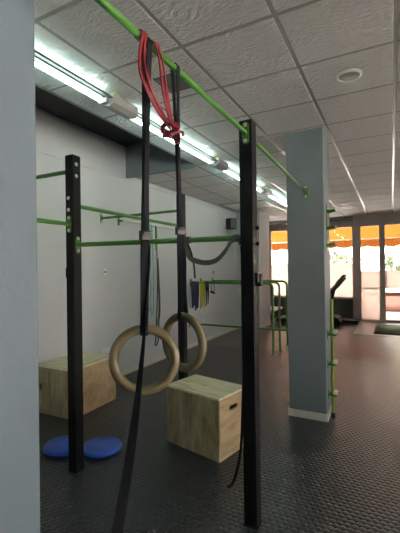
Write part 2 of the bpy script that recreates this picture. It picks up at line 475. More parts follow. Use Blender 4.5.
# ------------------------------------------------------------------ ceiling fixtures
LX, LZ = -1.955, 2.835
lamp = thing('fluorescent_lamp', (LX, 3.4, CZ), 'long white fluorescent batten lamp with lit tubes running along the ceiling beside the dark recess', 'lamp')
y_start, y_gear = -.3, [(.62, .80), (2.17, 2.47), (4.08, 4.38), (6.05, 6.35)]
bm = new(); prism(bm, [(LX - .006, y_start, LZ + .026), (LX - .006, y_start, LZ + .020), (LX + .034, y_start, LZ + .010), (LX + .040, y_start, LZ + .016), (LX + .082, y_start, LZ + .008), (LX + .090, y_start, LZ + .012), (LX + .088, y_start, LZ + .020), (LX + .040, y_start, LZ + .024)], (0, 7.9 - y_start, 0))
part('spine', bm, M['lampwhite'], lamp, smooth=False)
runs = [(-.3, .62), (.80, 2.17), (2.47, 4.08), (4.38, 6.05), (6.35, 7.9)]
for a, b in runs:
    bm = new(); tube(bm, [(LX - .012, a + .03, LZ), (LX - .012, b - .03, LZ)], .0125, 14)
    part('fluorescent_tube', bm, M['tube'], lamp, label='added lit tube hidden above the tray')
    bm = new(); tube(bm, [(LX + .022, a + .03, LZ + .041), (LX + .022, b - .03, LZ + .041)], .0125, 14)      # second tube added out of sight on the tray to brighten the ceiling
    part('fluorescent_tube', bm, M['tube'], lamp, label='added lit tube hidden above the tray')
    for yy in (a + .015, b - .015):
        bm = new(); box(bm, (LX - .034, yy - .012, LZ - .022), (LX + .045, yy + .012, LZ + .03), .006)
        part('tube_holder', bm, M['whiteplastic'], lamp)
for a, b in y_gear:
    bm = new()
    prism(bm, [(LX - .035, a, LZ - .02), (LX + .055, a, LZ - .045), (LX + .10, a, LZ - .02), (LX + .10, a, LZ + .045), (LX - .03, a, LZ + .045)], (0, b - a, 0))
    part('gear_cover', bm, M['lampgrey'], lamp, smooth=False)
    bm = new(); box(bm, (LX + .01, a + .05, LZ + .045), (LX + .07, a + .13, CZ - .001), .012)
    part('hanger_block', bm, M['foam'], lamp, label='yellowed foam block')

def ceiling_disc(name, x, y, r, label, cat, inner):
    t = thing(name, (x, y, CZ), label, cat)
    bm = new(); lathe(bm, [(r * .80, -.002), (r * .84, -.014), (r, -.008), (r, .0), (0, .0)], 36, Matrix.Translation((x, y, CZ)))
    part('rim', bm, M['whiteplastic'], t)
    bm = new(); lathe(bm, [(0, -.012), (r * .5, -.011), (r * .82, -.006), (r * .82, -.001), (0, -.001)], 36, Matrix.Translation((x, y, CZ)))
    part('grille', bm, inner, t)
    return t
ceiling_disc('ceiling_speaker', -.254, 2.853, .088, 'round white speaker set flush in a ceiling tile', 'speaker', M['tbar'])
ceiling_disc('downlight', -2.245, 5.316, .06, 'small round unlit downlight in the ceiling beyond the fluorescent lamp', 'lamp', M['darkgrey'])

vent = thing('ceiling_vent', (-1.40, 2.33, CZ), 'dark square ventilation grille in the ceiling behind the hanging straps', 'vent')
bm = new()
for a in ((-1.52, 2.21, -1.28, 2.225), (-1.52, 2.435, -1.28, 2.45), (-1.52, 2.21, -1.505, 2.45), (-1.295, 2.21, -1.28, 2.45)):
    box(bm, (a[0], a[1], CZ - .008), (a[2], a[3], CZ))
part('frame', bm, M['grille'], vent, smooth=False)
bm = new()
for k in range(11):
    x = -1.50 + k * .0205; box(bm, (x, 2.225, CZ - .006), (x + .008, 2.435, CZ))
for k in range(10):
    y = 2.24 + k * .0205; box(bm, (-1.505, y, CZ - .004), (-1.295, y + .008, CZ))
part('grid', bm, M['grille'], vent, smooth=False)
bm = bx((-1.505, 2.225, CZ - .0015), (-1.295, 2.435, CZ - .0005)); part('backing', bm, M['plastic'], vent)

pan = thing('ceiling_panel', (-2.8, 7.6, CZ), 'flat pale rectangular light panel in the far ceiling above the wall speaker', 'lamp')
bm = new()
X0, X1, Y0, Y1 = -3.32, -2.33, 7.32, 8.22
for a in ((X0, Y0, X1, Y0 + .03), (X0, Y1 - .03, X1, Y1), (X0, Y0, X0 + .03, Y1), (X1 - .03, Y0, X1, Y1)):
    box(bm, (a[0], a[1], CZ - .01), (a[2], a[3], CZ))
part('frame', bm, M['tbar'], pan, smooth=False)
part('diffuser', bx((X0 + .03, Y0 + .03, CZ - .006), (X1 - .03, Y1 - .03, CZ - .001)), M['whiteplastic'], pan)

# ------------------------------------------------------------------ wall fittings
spk = thing('wall_speaker', (WL, 7.95, 2.45), 'small black loudspeaker mounted high on the far end of the left wall', 'speaker')
mt = Matrix.Translation((WL + .12, 7.98, 2.56)) @ Matrix.Rotation(-.5, 4, 'Z')
part('cabinet', bx((-.09, -.10, -.125), (.09, .10, .125), .012, mt), M['plastic'], spk)
bm = new(); box(bm, (.088, -.085, -.11), (.094, .085, .11), .004, mt); part('grille', bm, M['grille'], spk)
bm = new(); tube(bm, [(WL, 7.98, 2.56), (WL + .09, 7.98, 2.56)], .012, 8); part('bracket', bm, M['plastic'], spk)

soc = thing('wall_socket', (WL, 3.80, .435), 'white double wall socket just above the left plywood box', 'socket')
part('plate', bx((WL, 3.715, .395), (WL + .012, 3.885, .475), .004), M['whiteplastic'], soc)
for y in (3.76, 3.84):
    bm = new(); lathe(bm, [(0, .0), (.028, .0), (.028, .005), (.022, .006), (.020, .001), (0, .001)], 24, to_axis((WL + .0118, y, .435), (1, 0, 0)))
    part('outlet', bm, M['whiteplastic'], soc)
th = thing('wall_thermostat', (WL, 3.79, 1.5), 'tiny pale thermostat on the grey wall right of the left rack post', 'thermostat')
part('case', bx((WL, 3.76, 1.46), (WL + .02, 3.82, 1.54), .005), M['whiteplastic'], th)
part('dial', bx((WL + .02, 3.775, 1.485), (WL + .026, 3.805, 1.515), .002), M['darkgrey'], th)
sw = thing('light_switch', (WL, 7.2, 1.44), 'small grey switch on the far left wall below the black loudspeaker', 'switch')
part('plate', bx((WL, 7.15, 1.39), (WL + .012, 7.25, 1.49), .004), M['lampgrey'], sw)
part('rocker', bx((WL + .012, 7.17, 1.41), (WL + .018, 7.23, 1.47), .003), M['darkgrey'], sw)

# ------------------------------------------------------------------ pull-up rack
P1, P2, P3 = (-.760, 2.095), (-2.172, 2.055), (-2.205, 3.75)
P4, P5 = (-2.172, -.55), (-.757, -.55)
hw, PH = .0405, 2.41
rig = thing('pull_up_rack', (P1[0], P1[1], 0), 'black steel pull-up rack with green bars bolted between its posts and the wall', 'rack')

def bolt(p, d, parent, r=.0085):
    bm = new(); lathe(bm, [(0, .011), (r * .6, .0105), (r, .006), (r, .003), (r * 1.5, .003), (r * 1.5, 0), (0, 0)], 14, to_axis(p, d))
    return part('bolt', bm, M['chrome'], parent)

def flange(p, d, parent):
    """oval green plate with a bolt above and below the bar; d = away from the surface"""
    d = V(d); side = d.cross(V((0, 0, 1))).normalized(); w, h = .021, .066
    out = []
    for k in range(24):
        a = 2 * PI * k / 24; s, c = math.sin(a), math.cos(a)
        out.append(V(p) + side * (w * c) + V((0, 0, 1)) * ((h - w) * (1 if s >= 0 else -1) + w * s))
    bm = new(); prism(bm, out, d * .007)
    f = part('flange', bm, M['green'], parent)
    for s in (-1, 1): bolt(V(p) + d * .007 + V((0, 0, s * .047)), d, f)
    return f

def bar(name, a, b, r, fa=True, fb=True):
    bm = new(); tube(bm, [a, b], r, 16)
    o = part(name, bm, M['green'], rig)
    d = (V(b) - V(a)).normalized()
    if fa: flange(a, d, o)
    if fb: flange(b, -d, o)
    return o

for p in (P1, P2, P3, P4, P5):
    bm = new(); box(bm, (p[0] - hw, p[1] - hw, .006), (p[0] + hw, p[1] + hw, PH), .0025, seg=1)
    post = part('post', bm, M['black'], rig, smooth=False)
    part('foot_plate', bx((p[0] - hw - .006, p[1] - hw - .006, 0), (p[0] + hw + .006, p[1] + hw + .006, .007), .002), M['black'], post)
    part('end_cap', bx((p[0] - hw + .003, p[1] - hw + .003, PH - .002), (p[0] + hw - .003, p[1] + hw - .003, PH + .006), .002), M['plastic'], post)
    if p is P1: post1 = post
    if p is P2: post2 = post
ZT = 2.338
bar('pull_up_bar', (P5[0], P5[1] + hw, ZT + .008), (P1[0] + .003, P1[1] - hw, ZT - .003), .013)
bar('pull_up_bar', (P1[0], P1[1] + hw, ZT), (P1[0], py0 - .0015, ZT - .045), .013)
bar('cross_bar', (P2[0] + hw, P2[1], 1.728), (P1[0] - hw, P1[1], 1.718), .0175)
bar('side_bar', (P4[0], P4[1] + hw, 1.885), (P2[0], P2[1] - hw, 1.885), .0165)
bar('wall_bar', (WL + .0015, P2[1], 2.302), (P2[0] - hw, P2[1], 2.302), .0165)
bar('side_bar', (P2[0], P2[1] + hw, 2.035), (P3[0], P3[1] - hw, 2.035), .0165)
bar('wall_bar', (WL + .0015, P3[1], 2.222), (P3[0] - hw, P3[1], 2.222), .0165)
bar('wall_bar', (WL + .0015, P4[1], 2.302), (P4[0] - hw, P4[1], 2.302), .0165)
# through bolts and spare fittings
for z in (2.255, 2.345): bolt((P2[0] + hw, P2[1] - .005, z), (1, 0, 0), post2, .0095)
for z in (1.995, 2.085): bolt((P2[0] - .008, P2[1] - hw, z), (0, -1, 0), post2, .0095)
bm = new(); box(bm, (P2[0] - hw - .032, P2[1] - .02, 1.475), (P2[0] - hw, P2[1] + .02, 1.55), .005)
part('bar_hook', bm, M['plastic'], post2)
bm = new()
box(bm, (P1[0] + hw, P1[1] - .012, 1.425), (P1[0] + hw + .012, P1[1] + .03, 1.505), .003)
box(bm, (P1[0] + hw + .012, P1[1] - .012, 1.425), (P1[0] + hw + .03, P1[1] + .03, 1.445), .003)
box(bm, (P1[0] + hw + .024, P1[1] - .012, 1.425), (P1[0] + hw + .034, P1[1] + .03, 1.50), .003)
part('bar_hook', bm, M['plastic'], post1)
for z in (1.68, 1.775):
    bm = new(); lathe(bm, [(0, .02), (.012, .018), (.014, .006), (.009, 0), (0, 0)], 14, to_axis((P1[0] + hw, P1[1] + .012, z), (1, 0, 0)))
    part('knob', bm, M['plastic'], post1)

# pale rail on the wall for bands
wr = thing('wall_rail', (WL, 4.9, 2.2), 'pale horizontal rail on the left wall behind the rack with bands hung on it', 'rail')
bm = new(); tube(bm, [(WL + .09, 4.08, 2.222), (WL + .09, 5.85, 2.222)], .018, 12); part('bar', bm, M['rail'], wr)
for y in (4.10, 5.80):
    bm = new(); tube(bm, [(WL, y, 2.222), (WL + .10, y, 2.222)], .017, 12); box(bm, (WL, y - .02, 2.16), (WL + .008, y + .02, 2.285), .003)
    part('bracket', bm, M['green'], wr)

# ------------------------------------------------------------------ rings, ring straps, bands
def gym_ring(center, facing, label, lean=0):
    R, r = .1045, .0168
    t = new()
    pts = [(R * math.cos(2 * PI * k / 56), 0, R * math.sin(2 * PI * k / 56)) for k in range(56)]
    tube(t, pts, r, 16, closed=True)
    o = mesh_obj('gym_ring', t, M['ringwood'])
    o.location = center; o.rotation_euler = (0, lean, facing)
    return tag(o, label, 'gym ring', 'wooden gym rings')
BX = -.756                    # the top bar over the rings
zb = ZT + .0012
R1 = V((BX, 1.026, 1.227)); R2 = V((BX, 1.290, 1.238))
f1, f2 = math.radians(36), math.radians(-14)
gym_ring(R1, f1, 'wooden gym ring nearest the camera, facing it, on the wide black strap with the buckle')
gym_ring(R2, f2, 'wooden gym ring hanging behind the nearer ring, turned sideways in front of the plywood box')

def ring_strap(y, Rc, face, label, buckle_z, tail=None, tw=.03):
    t = thing('ring_strap', (BX, y, zb), label, 'strap', 'black webbing straps of the gym rings')
    W = V((0, 1, 0)); wr_ = V((math.cos(face), math.sin(face), 0))
    top = Rc.z + .1045
    bm = new()
    pts, ws = [], []
    rb, rr = .0155, .0215
    nrm = V((1, 0, 0)); nr = V((-math.sin(face), math.cos(face), 0))
    if nr.x < 0: nr = -nr
    def strand(sgn, order):
        P_, W_ = [], []
        for k in range(25):
            u = k / 24
            z = zb + (top - zb) * u
            s = max(0, min(1, (u - .45) / .5)); s = s * s * (3 - 2 * s)
            off = (nrm * (rb * (1 - s)) + nr * (rr * s)) * sgn * (1 - .75 * math.sin(PI * u) ** .6)
            P_.append(V((BX, y + (Rc.y - y) * u, z)) + off); W_.append((W * (1 - s) + wr_ * s))
        return (P_, W_) if order else (P_[::-1], W_[::-1])
    a, wa = strand(1, True); b, wb = strand(-1, False)
    # under the ring tube
    lo = [V((Rc.x, Rc.y, top)) + nr * (rr * math.cos(g)) - V((0, 0, rr * math.sin(g))) for g in [PI * k / 8 for k in range(1, 8)]]
    up = [V((BX, y, zb)) - nrm * (rb * math.cos(g)) + V((0, 0, rb * math.sin(g))) for g in [PI * k / 8 for k in range(1, 8)]]
    pts = a + lo + b + up + [a[0]]; ws = wa + [wr_] * 7 + wb + [W] * 7 + [W]
    ribbon(bm, pts, ws, tw); part('webbing', bm, M['webbing'], t)
    # cam buckle
    u = (buckle_z - zb) / (top - zb); s = max(0, min(1, (u - .45) / .5)); s = s * s * (3 - 2 * s)
    wd = (W * (1 - s) + wr_ * s); ang = math.atan2(wd.y, wd.x)
    mt = Matrix.Translation((BX, y + (Rc.y - y) * u, buckle_z)) @ Matrix.Rotation(ang, 4, 'Z')
    bm = new()
    box(bm, (-.019, -.012, -.016), (-.016, .010, .016), .001, mt); box(bm, (.016, -.012, -.016), (.019, .010, .016), .001, mt)
    box(bm, (-.019, -.015, -.016), (.019, -.011, .004), .001, mt); box(bm, (-.016, -.018, .002), (.016, -.010, .014), .003, mt)
    part('buckle', bm, M['steel'], t, label='grey metal buckle')
    if tail:
        P_, W_, wd_ = tail; bm = new(); ribbon(bm, P_, W_, wd_); part('tail', bm, M['webbing'], t)
    return t
# loose tail of the near strap, drawn down towards the photographer's feet
tp = smooth_path([(BX + .012, 1.046, 1.62), (BX + .013, 1.034, 1.50), (BX + .015, 1.014, 1.40), (BX + .022, .997, 1.33), (BX + .024, .974, 1.22),
                  (BX + .021, .948, 1.08), (BX + .014, .915, .92), (BX + .004, .865, .72), (BX - .01, .76, .35), (BX - .02, .70, .05), (BX - .02, .64, .006), (BX - .02, .45, .006)], 6)
n = len(tp)
tw_ = []
for i in range(n):
    z = tp[i].z; e = max(0, min(1, (1.36 - z) / .5))
    a = math.radians(-38 + 68 * e)          # edge-on beside the ring, turning flat towards the floor
    tw_.append(V((math.cos(a), math.sin(a), 0)))
ring_strap(1.062, R1, f1, 'wide black webbing strap holding the nearer gym ring, its long tail reaching the floor', 1.655,
           (tp, tw_, [.020 + .014 * max(0, min(1, (1.38 - p.z) / .6)) for p in tp]), .028)
tp2 = smooth_path([(BX + .01, 1.285, 1.62), (BX + .012, 1.29, 1.55), (BX + .010, 1.285, 1.45), (BX + .012, 1.285, 1.40)], 6)
ring_strap(1.254, R2, f2, 'narrow black webbing strap farther along the bar, holding the rear gym ring', 1.69, (tp2, V((.9, .2, 0)), .014), .021)

# red resistance band looped on the bar, knotted round the second strap
rbd = thing('resistance_band', (BX, 1.1, zb), 'red latex resistance band looped over the top green bar and knotted around the rear strap', 'resistance band', 'latex bands hung in the gym')
bm = new()
bz = zb + .016
paths = [
    ([(BX + .004, 1.024, bz), (BX + .0135, 1.023, zb + .0125), (BX + .018, 1.018, zb + .002), (BX + .022, .994, 2.27), (BX + .020, .995, 2.20), (BX + .022, 1.034, 2.150), (BX + .024, 1.090, 2.105), (BX + .024, 1.165, 2.066)], .015),
    ([(BX + .004, 1.036, bz), (BX + .0135, 1.035, zb + .0125), (BX + .0175, 1.030, zb + .002), (BX + .027, 1.008, 2.26), (BX + .028, 1.016, 2.21), (BX + .026, 1.050, 2.165), (BX + .026, 1.105, 2.115), (BX + .024, 1.178, 2.062)], .012),
    ([(BX + .004, 1.090, bz), (BX + .0135, 1.090, zb + .0125), (BX + .018, 1.092, zb + .002), (BX + .022, 1.106, 2.30), (BX + .020, 1.122, 2.246), (BX + .020, 1.140, 2.180), (BX + .020, 1.166, 2.123), (BX + .022, 1.196, 2.070)], .014),
    ([(BX + .004, 1.108, bz), (BX + .0135, 1.108, zb + .0125), (BX + .0175, 1.112, zb + .002), (BX + .020, 1.132, 2.30), (BX + .018, 1.154, 2.243), (BX + .018, 1.168, 2.173), (BX + .018, 1.190, 2.120), (BX + .020, 1.212, 2.070)], .012),
]
for P_, wd_ in paths:
    q = smooth_path(P_, 6)
    ribbon(bm, q, [V((.25 * math.sin(i * .25), 1, .1)) for i in range(len(q))], wd_, .004)
for y in (1.028, 1.099):   # turns over the bar
    ribbon(bm, [V((BX + .0175 * math.cos(g), y, zb + .0175 * math.sin(g))) for g in [PI * k / 10 - .1 for k in range(12)]], V((0, 1, 0)), .026, .004)
part('strands', bm, M['red'], rbd)
bm = new()
kc = V((BX + .012, 1.194, 2.068))
for k, (rx, rz, tilt) in enumerate(((.030, .012, .2), (.028, .014, -.35), (.030, .010, .05))):
    pts = []
    for i in range(20):
        a = 2 * PI * i / 20
        p = V((rx * math.cos(a) * .85, 1.5 * rx * math.sin(a) * (1 if k == 1 else .7), rz * math.sin(a + k)))
        pts.append(kc + Matrix.Rotation(tilt, 3, 'X') @ p + V((0, 0, (k - 1) * .011)))
    tube(bm, pts, .0075, 8, closed=True)
tube(bm, smooth_path([kc + V((.03, -.03, .0)), kc + V((.034, -.052, .012)), kc + V((.03, -.068, .016))], 4), .006, 8)
tube(bm, smooth_path([kc + V((.02, .02, .0)), kc + V((.026, .045, .002)), kc + V((.02, .06, -.004))], 4), .006, 8)
part('knot', bm, M['red'], rbd)
bm = new()
q = [kc + V((.024, .006 + .016 * math.sin(a), -.028 + .024 * math.cos(a))) for a in [2 * PI * k / 20 for k in range(21)]]
ribbon(bm, q, V((1, .2, 0)), .012, .003); part('end_loop', bm, M['red'], rbd)

# grey strap slung along the cross bar
sl = thing('slung_strap', (-1.0, P1[1], 1.72), 'worn grey strap sagging in a curve under the green cross bar beside the front post', 'strap')
def bar_y(x): return P2[1] + (P1[1] - P2[1]) * (x - P2[0]) / (P1[0] - P2[0])
yb = bar_y(-1.17); zc = 1.722
q = smooth_path([(-1.172, yb - .028, zc + .0), (-1.165, yb - .032, zc - .05), (-1.145, yb - .032, zc - .115), (-1.09, yb - .032, zc - .142), (-1.02, yb - .032, zc - .152), (-.955, yb - .032, zc - .135),
                 (-.90, yb - .032, zc - .085), (-.862, yb - .032, zc - .03), (-.835, yb - .028, zc + .0)], 5)
bm = new(); ribbon(bm, q, [V((.1, .35, 1)) if 6 < i < 36 else V((1, .2, .3)) for i in range(len(q))], .034, .003); part('webbing', bm, M['greywebbing'], sl)
for x in (-1.172, -.838):
    bm = new(); ribbon(bm, [V((x, bar_y(x) + .0215 * math.cos(g), (1.7207 if x < -1 else 1.718) + .0215 * math.sin(g))) for g in [2 * PI * k / 20 for k in range(21)]], V((1, 0, 0)), .034, .003)
    part('loop', bm, M['greywebbing'], sl)
bm = new(); mt = Matrix.Translation((-1.172, yb - .03, zc - .01)); box(bm, (-.02, -.008, -.028), (.02, .006, .03), .004, mt); part('buckle', bm, M['steel'], sl, label='grey metal buckle')
q = smooth_path([(-1.16, yb - .036, zc - .02), (-1.135, yb - .03, zc - .09), (-1.128, yb - .01, zc - .17), (-1.13, yb + .004, zc - .25)], 5)
bm = new(); ribbon(bm, q, V((1, .4, 0)), .012, .002); part('tail', bm, M['webbing'], sl)
q = smooth_path([(-.842, yb + .048, zc), (-.826, yb + .062, zc - .1), (-.822, yb + .066, 1.3), (-.822, yb + .05, .9), (-.822, yb + .02, .62), (-.818, yb - .02, .45), (-.822, yb - .08, .34), (-.832, yb - .12, .29), (-.855, yb - .14, .27)], 6)
bm = new(); ribbon(bm, q, V((1, -.5, 0)), .02, .003); part('hanging_tail', bm, M['webbing'], sl)

# teal bands and a jump rope on the wall rail
rx = WL + .09
tb = thing('resistance_band', (rx, 4.82, 2.22), 'teal latex bands hanging from the pale wall rail, seen beside the near strap', 'resistance band', 'latex bands hung in the gym')
for k, (y, zl) in enumerate(((4.67, .93), (4.74, .86))):
    bm = new()
    q = smooth_path([(rx + .024, y + .02, 2.22), (rx + .03, y + .03, 1.9), (rx + .03, y + .035, zl + .2), (rx + .028, y + .02, zl), (rx + .026, y - .01, zl - .04), (rx + .026, y - .035, zl + .05), (rx + .026, y - .03, 1.8), (rx + .027, y - .01, 2.2)], 5)
    q += [V((rx + .026 * math.cos(g), y, 2.222 + .026 * math.sin(g))) for g in [PI * j / 6 for j in range(1, 7)]]
    ribbon(bm, q, V((.2, 1, 0)), .017, .004); part('loop', bm, M['teal'], tb)
jr = thing('jump_rope', (rx, 4.890, 2.22), 'black jump rope with green handles hanging from the pale wall rail', 'jump rope')
bm = new()
q = smooth_path([(rx + .03, 4.880, 1.85), (rx + .03, 4.890, 1.4), (rx + .03, 4.870, .95), (rx + .03, 4.820, .42), (rx + .03, 4.790, .34), (rx + .03, 4.840, .32), (rx + .03, 4.890, .40), (rx + .025, 4.910, .62)], 6)
tube(bm, q, .010, 6); tube(bm, smooth_path([(rx + .03, 4.900, 1.70), (rx + .03, 4.930, 1.2), (rx + .03, 4.940, .9), (rx + .028, 4.910, .66)], 6), .016, 6); part('cord', bm, M['plastic'], jr)
bm = new(); tube(bm, [(rx + .03, 4.865, 2.20), (rx + .03, 4.875, 1.82)], .019, 10); tube(bm, [(rx, 4.865, 2.22), (rx + .03, 4.865, 2.205)], .012, 8)
part('handle', bm, M['green'], jr, label='green handle')
bm = new(); tube(bm, [(rx + .03, 4.910, .74), (rx + .03, 4.900, .60)], .02, 10); part('handle', bm, M['green'], jr, label='green handle')

# ------------------------------------------------------------------ plywood jump boxes
def plyo(loc, rotz, L, D, Hh, label, slot_x, slot_z):
    """L along local x (front), D along local y; end panels at x = 0 / L carry hand slots"""
    t = thing('plyo_box', loc, label, 'plywood box', 'plywood jump boxes', rotz)
    th_ = .018
    part('front_panel', bx((0, 0, 0), (L, th_, Hh - th_), .0012), M['ply_shaded'], t, local=True, smooth=False)
    part('back_panel', bx((0, D - th_, 0), (L, D, Hh - th_), .0012), M['ply_shaded'], t, local=True, smooth=False)
    part('top_panel', bx((-.001, -.001, Hh - th_), (L + .001, D + .001, Hh), .0015), M['ply_lit_top'], t, local=True, smooth=False)
    part('bottom_panel', bx((th_, th_, .02), (L - th_, D - th_, .038)), M['ply_lit_top'], t, local=True, smooth=False)
    for x in (0, L - th_):
        bm = new(); s0, s1, z0, z1 = D / 2 - .055, D / 2 + .055, slot_z - .019, slot_z + .019
        a, b = th_, D - th_
        box(bm, (x, a, 0), (x + th_, b, z0)); box(bm, (x, a, z1), (x + th_, b, Hh - th_))
        box(bm, (x, a, z0), (x + th_, s0, z1)); box(bm, (x, s1, z0), (x + th_, b, z1))
        e = part('end_panel', bm, M['ply_lit_side'], t, local=True, smooth=False)
        ox = x + .002 if x == 0 else x - .0
        bm = bx((x + (.006 if x == 0 else -.006), s0 - .01, z0 - .01), (x + th_ + (.006 if x == 0 else -.006), s1 + .01, z1 + .01))
        bm.free()
    # screw heads along the top edge
    for x in (.08, L / 2, L - .08):
        for y in (.009, D - .009):
            bm = new(); lathe(bm, [(0, .0012), (.004, .001), (.005, 0), (0, 0)], 12, Matrix.Translation((x, y, Hh)))
            part('screw', bm, M['chrome'], t, local=True)
    return t
aR = math.atan2(-.128, .573)
plyo((-1.794, 2.751, 0), aR, .587, .402, .502, 'plywood jump box standing in the middle of the floor behind the two gym rings', 0, .385)
# left one: long face towards the room, end with the hand slot towards the camera
def plyo_left():
    t = thing('plyo_box', (-2.905, 2.700, 0), 'plywood jump box pushed against the left wall behind the left rack post', 'plywood box', 'plywood jump boxes', math.radians(91))
    L, D, Hh, th_ = .685, .525, .512, .018   # local x runs along the wall, local y towards the wall
    part('front_panel', bx((th_, 0, 0), (L - th_, th_, Hh - th_), .0012), M['ply_lit_side'], t, local=True, smooth=False)
    part('back_panel', bx((th_, D - th_, 0), (L - th_, D, Hh - th_), .0012), M['ply_lit_side'], t, local=True, smooth=False)
    part('top_panel', bx((-.001, -.001, Hh - th_), (L + .001, D + .001, Hh), .0015), M['ply_lit_top'], t, local=True, smooth=False)
    part('bottom_panel', bx((th_, th_, .02), (L - th_, D - th_, .038)), M['ply_lit_top'], t, local=True, smooth=False)
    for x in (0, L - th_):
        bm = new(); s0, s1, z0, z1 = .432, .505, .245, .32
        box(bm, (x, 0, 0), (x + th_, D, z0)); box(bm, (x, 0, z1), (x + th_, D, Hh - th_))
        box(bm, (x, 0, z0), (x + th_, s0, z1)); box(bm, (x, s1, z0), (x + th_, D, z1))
        part('end_panel', bm, M['ply_shaded'], t, local=True, smooth=False)
    return t
plyo_left()

# ------------------------------------------------------------------ balance cushions
def cushion(loc, label):
    bm = new(); r = .166
    lathe(bm, [(0, .0585), (r * .35, .060), (r * .62, .0605), (r * .82, .058), (r * .95, .049), (r, .034), (r * .985, .020), (r * .9, .008), (r * .78, .002), (0, 0)], 56)
    t = thing('balance_cushion', loc, label, 'balance cushion', 'round blue balance cushions')
    part('pad', bm, M['blue'], t, local=True)
    bm = new()
    for rr, z in ((.07, .0602), (.10, .0606), (.130, .0590)):
        tube(bm, [(rr * math.cos(2 * PI * k / 40), rr * math.sin(2 * PI * k / 40), z) for k in range(40)], .0018, 6, closed=True)
    part('ridges', bm, M['blue'], t, local=True)
    bm = new(); lathe(bm, [(0, .004), (.006, .004), (.008, 0), (0, 0)], 12, to_axis((r * .99, 0, .028), (1, 0, 0))); part('valve', bm, M['blue'], t, local=True)
    return t
cu = cushion((-2.20, 2.365, 0), 'round blue balance cushion to the right of the left rack post')
copy_thing(cu, (-2.51, 2.235, 0), 'round blue balance cushion half hidden behind the left rack post', 1.0)

# ------------------------------------------------------------------ dip bars from the far wall
def dip_bar(y, label):
    t = thing('dip_bar', (-1.83, y, 0), label, 'dip bar', 'green dip bars bolted to the far left wall')
    z, x1, rr = 1.252, -1.83, .09
    pts = [V((WL, y, z)), V((x1 - rr, y, z))] + [V((x1 - rr + rr * math.sin(a), y, z - rr + rr * math.cos(a))) for a in [PI / 2 * k / 8 for k in range(1, 9)]] + [V((x1, y, .012))]
    bm = new(); tube(bm, pts, .021, 14); part('bar', bm, M['green'], t)
    bm = new(); lathe(bm, [(0, .012), (.045, .012), (.05, .008), (.05, 0), (0, 0)], 20, Matrix.Translation((x1, y, 0))); part('foot', bm, M['green'], t)
    bm = new(); box(bm, (WL, y - .04, z - .07), (WL + .008, y + .04, z + .07), .003); part('wall_plate', bm, M['green'], t)
    return t
dip_bar(6.20, 'nearest of the three green hooped dip bars on the far left wall, strapped with bands')
dip_bar(6.62, 'middle one of the three green hooped dip bars on the far left wall')
dip_bar(7.17, 'farthest of the three green hooped dip bars, nearest the shop window')
lb = thing('low_bar', (-2.5, 6.13, .45), 'thin low green bar running from the left wall across the dip bars near the floor', 'bar')
bm = new(); tube(bm, [(WL, 6.13, .470), (-1.40, 6.13, .470)], .017, 12); part('bar', bm, M['green'], lb)
bm = new(); tube(bm, [(-1.40, 6.13, .470), (-1.40, 6.13, .0)], .017, 12); part('leg', bm, M['green'], lb)
bm = new(); box(bm, (WL, 6.10, .40), (WL + .008, 6.16, .50), .002); part('wall_plate', bm, M['green'], lb)

def hanging(name, xs, zl, w, mat, label, cat, group=None, extra=None):
    y0, zt = 6.20, 1.252
    t = thing(name, (sum(xs) / len(xs), y0, zt), label, cat, group)
    for k, x in enumerate(xs):
        z = zl + .05 * math.sin(k * 2.1)
        bm = new()
        q = smooth_path([(x, y0 - .026, zt), (x + .004, y0 - .03, zt - .1), (x + .012, y0 - .03, (z + zt) / 2), (x + .01, y0 - .026, z + .05), (x, y0 - .012, z), (x - .008, y0 + .012, z + .04), (x - .004, y0 + .024, (z + zt) / 2), (x, y0 + .026, zt)], 5)
        q += [V((x, y0 + .026 * math.cos(g), zt + .026 * math.sin(g))) for g in [PI * j / 6 for j in range(1, 7)]]
        ribbon(bm, q, V((1, .1, 0)), w, .005)
        part('loop', bm, mat[k % len(mat)], t)
    return t
hanging('resistance_band', (-3.408, -3.375, -3.34, -3.30), .77, .034, [M['navy']], 'bundle of navy latex bands on the green dip bar, close to the wall', 'resistance band', 'latex bands hung in the gym')
hanging('resistance_band', (-3.235, -3.195, -3.16), .76, .022, [M['yellow']], 'yellow latex bands on the green dip bar, between the navy bands and the black ones', 'resistance band', 'latex bands hung in the gym')
hanging('resistance_band', (-3.115, -3.075), .82, .018, [M['plastic']], 'thin black bands on the green dip bar, to the right of the yellow ones', 'resistance band', 'latex bands hung in the gym')
ck = thing('grip_handle', (-2.965, 6.20, 1.25), 'small grey grip clipped on the green dip bar to the right of the hanging bands', 'handle')
bm = new()
for x in (-3.0, -2.94):
    ribbon(bm, [V((x, 6.20 + .026 * math.cos(g), 1.252 + .026 * math.sin(g))) for g in [PI * k / 8 for k in range(9)]] + [V((x + .01, 6.172, 1.13)), V((-2.97, 6.170, 1.07))], V((1, 0, 0)), .016, .003)
part('strap', bm, M['greywebbing'], ck)
bm = new(); tube(bm, [(-3.01, 6.165, 1.09), (-2.92, 6.165, 1.06)], .018, 10); part('grip', bm, M['plastic'], ck)

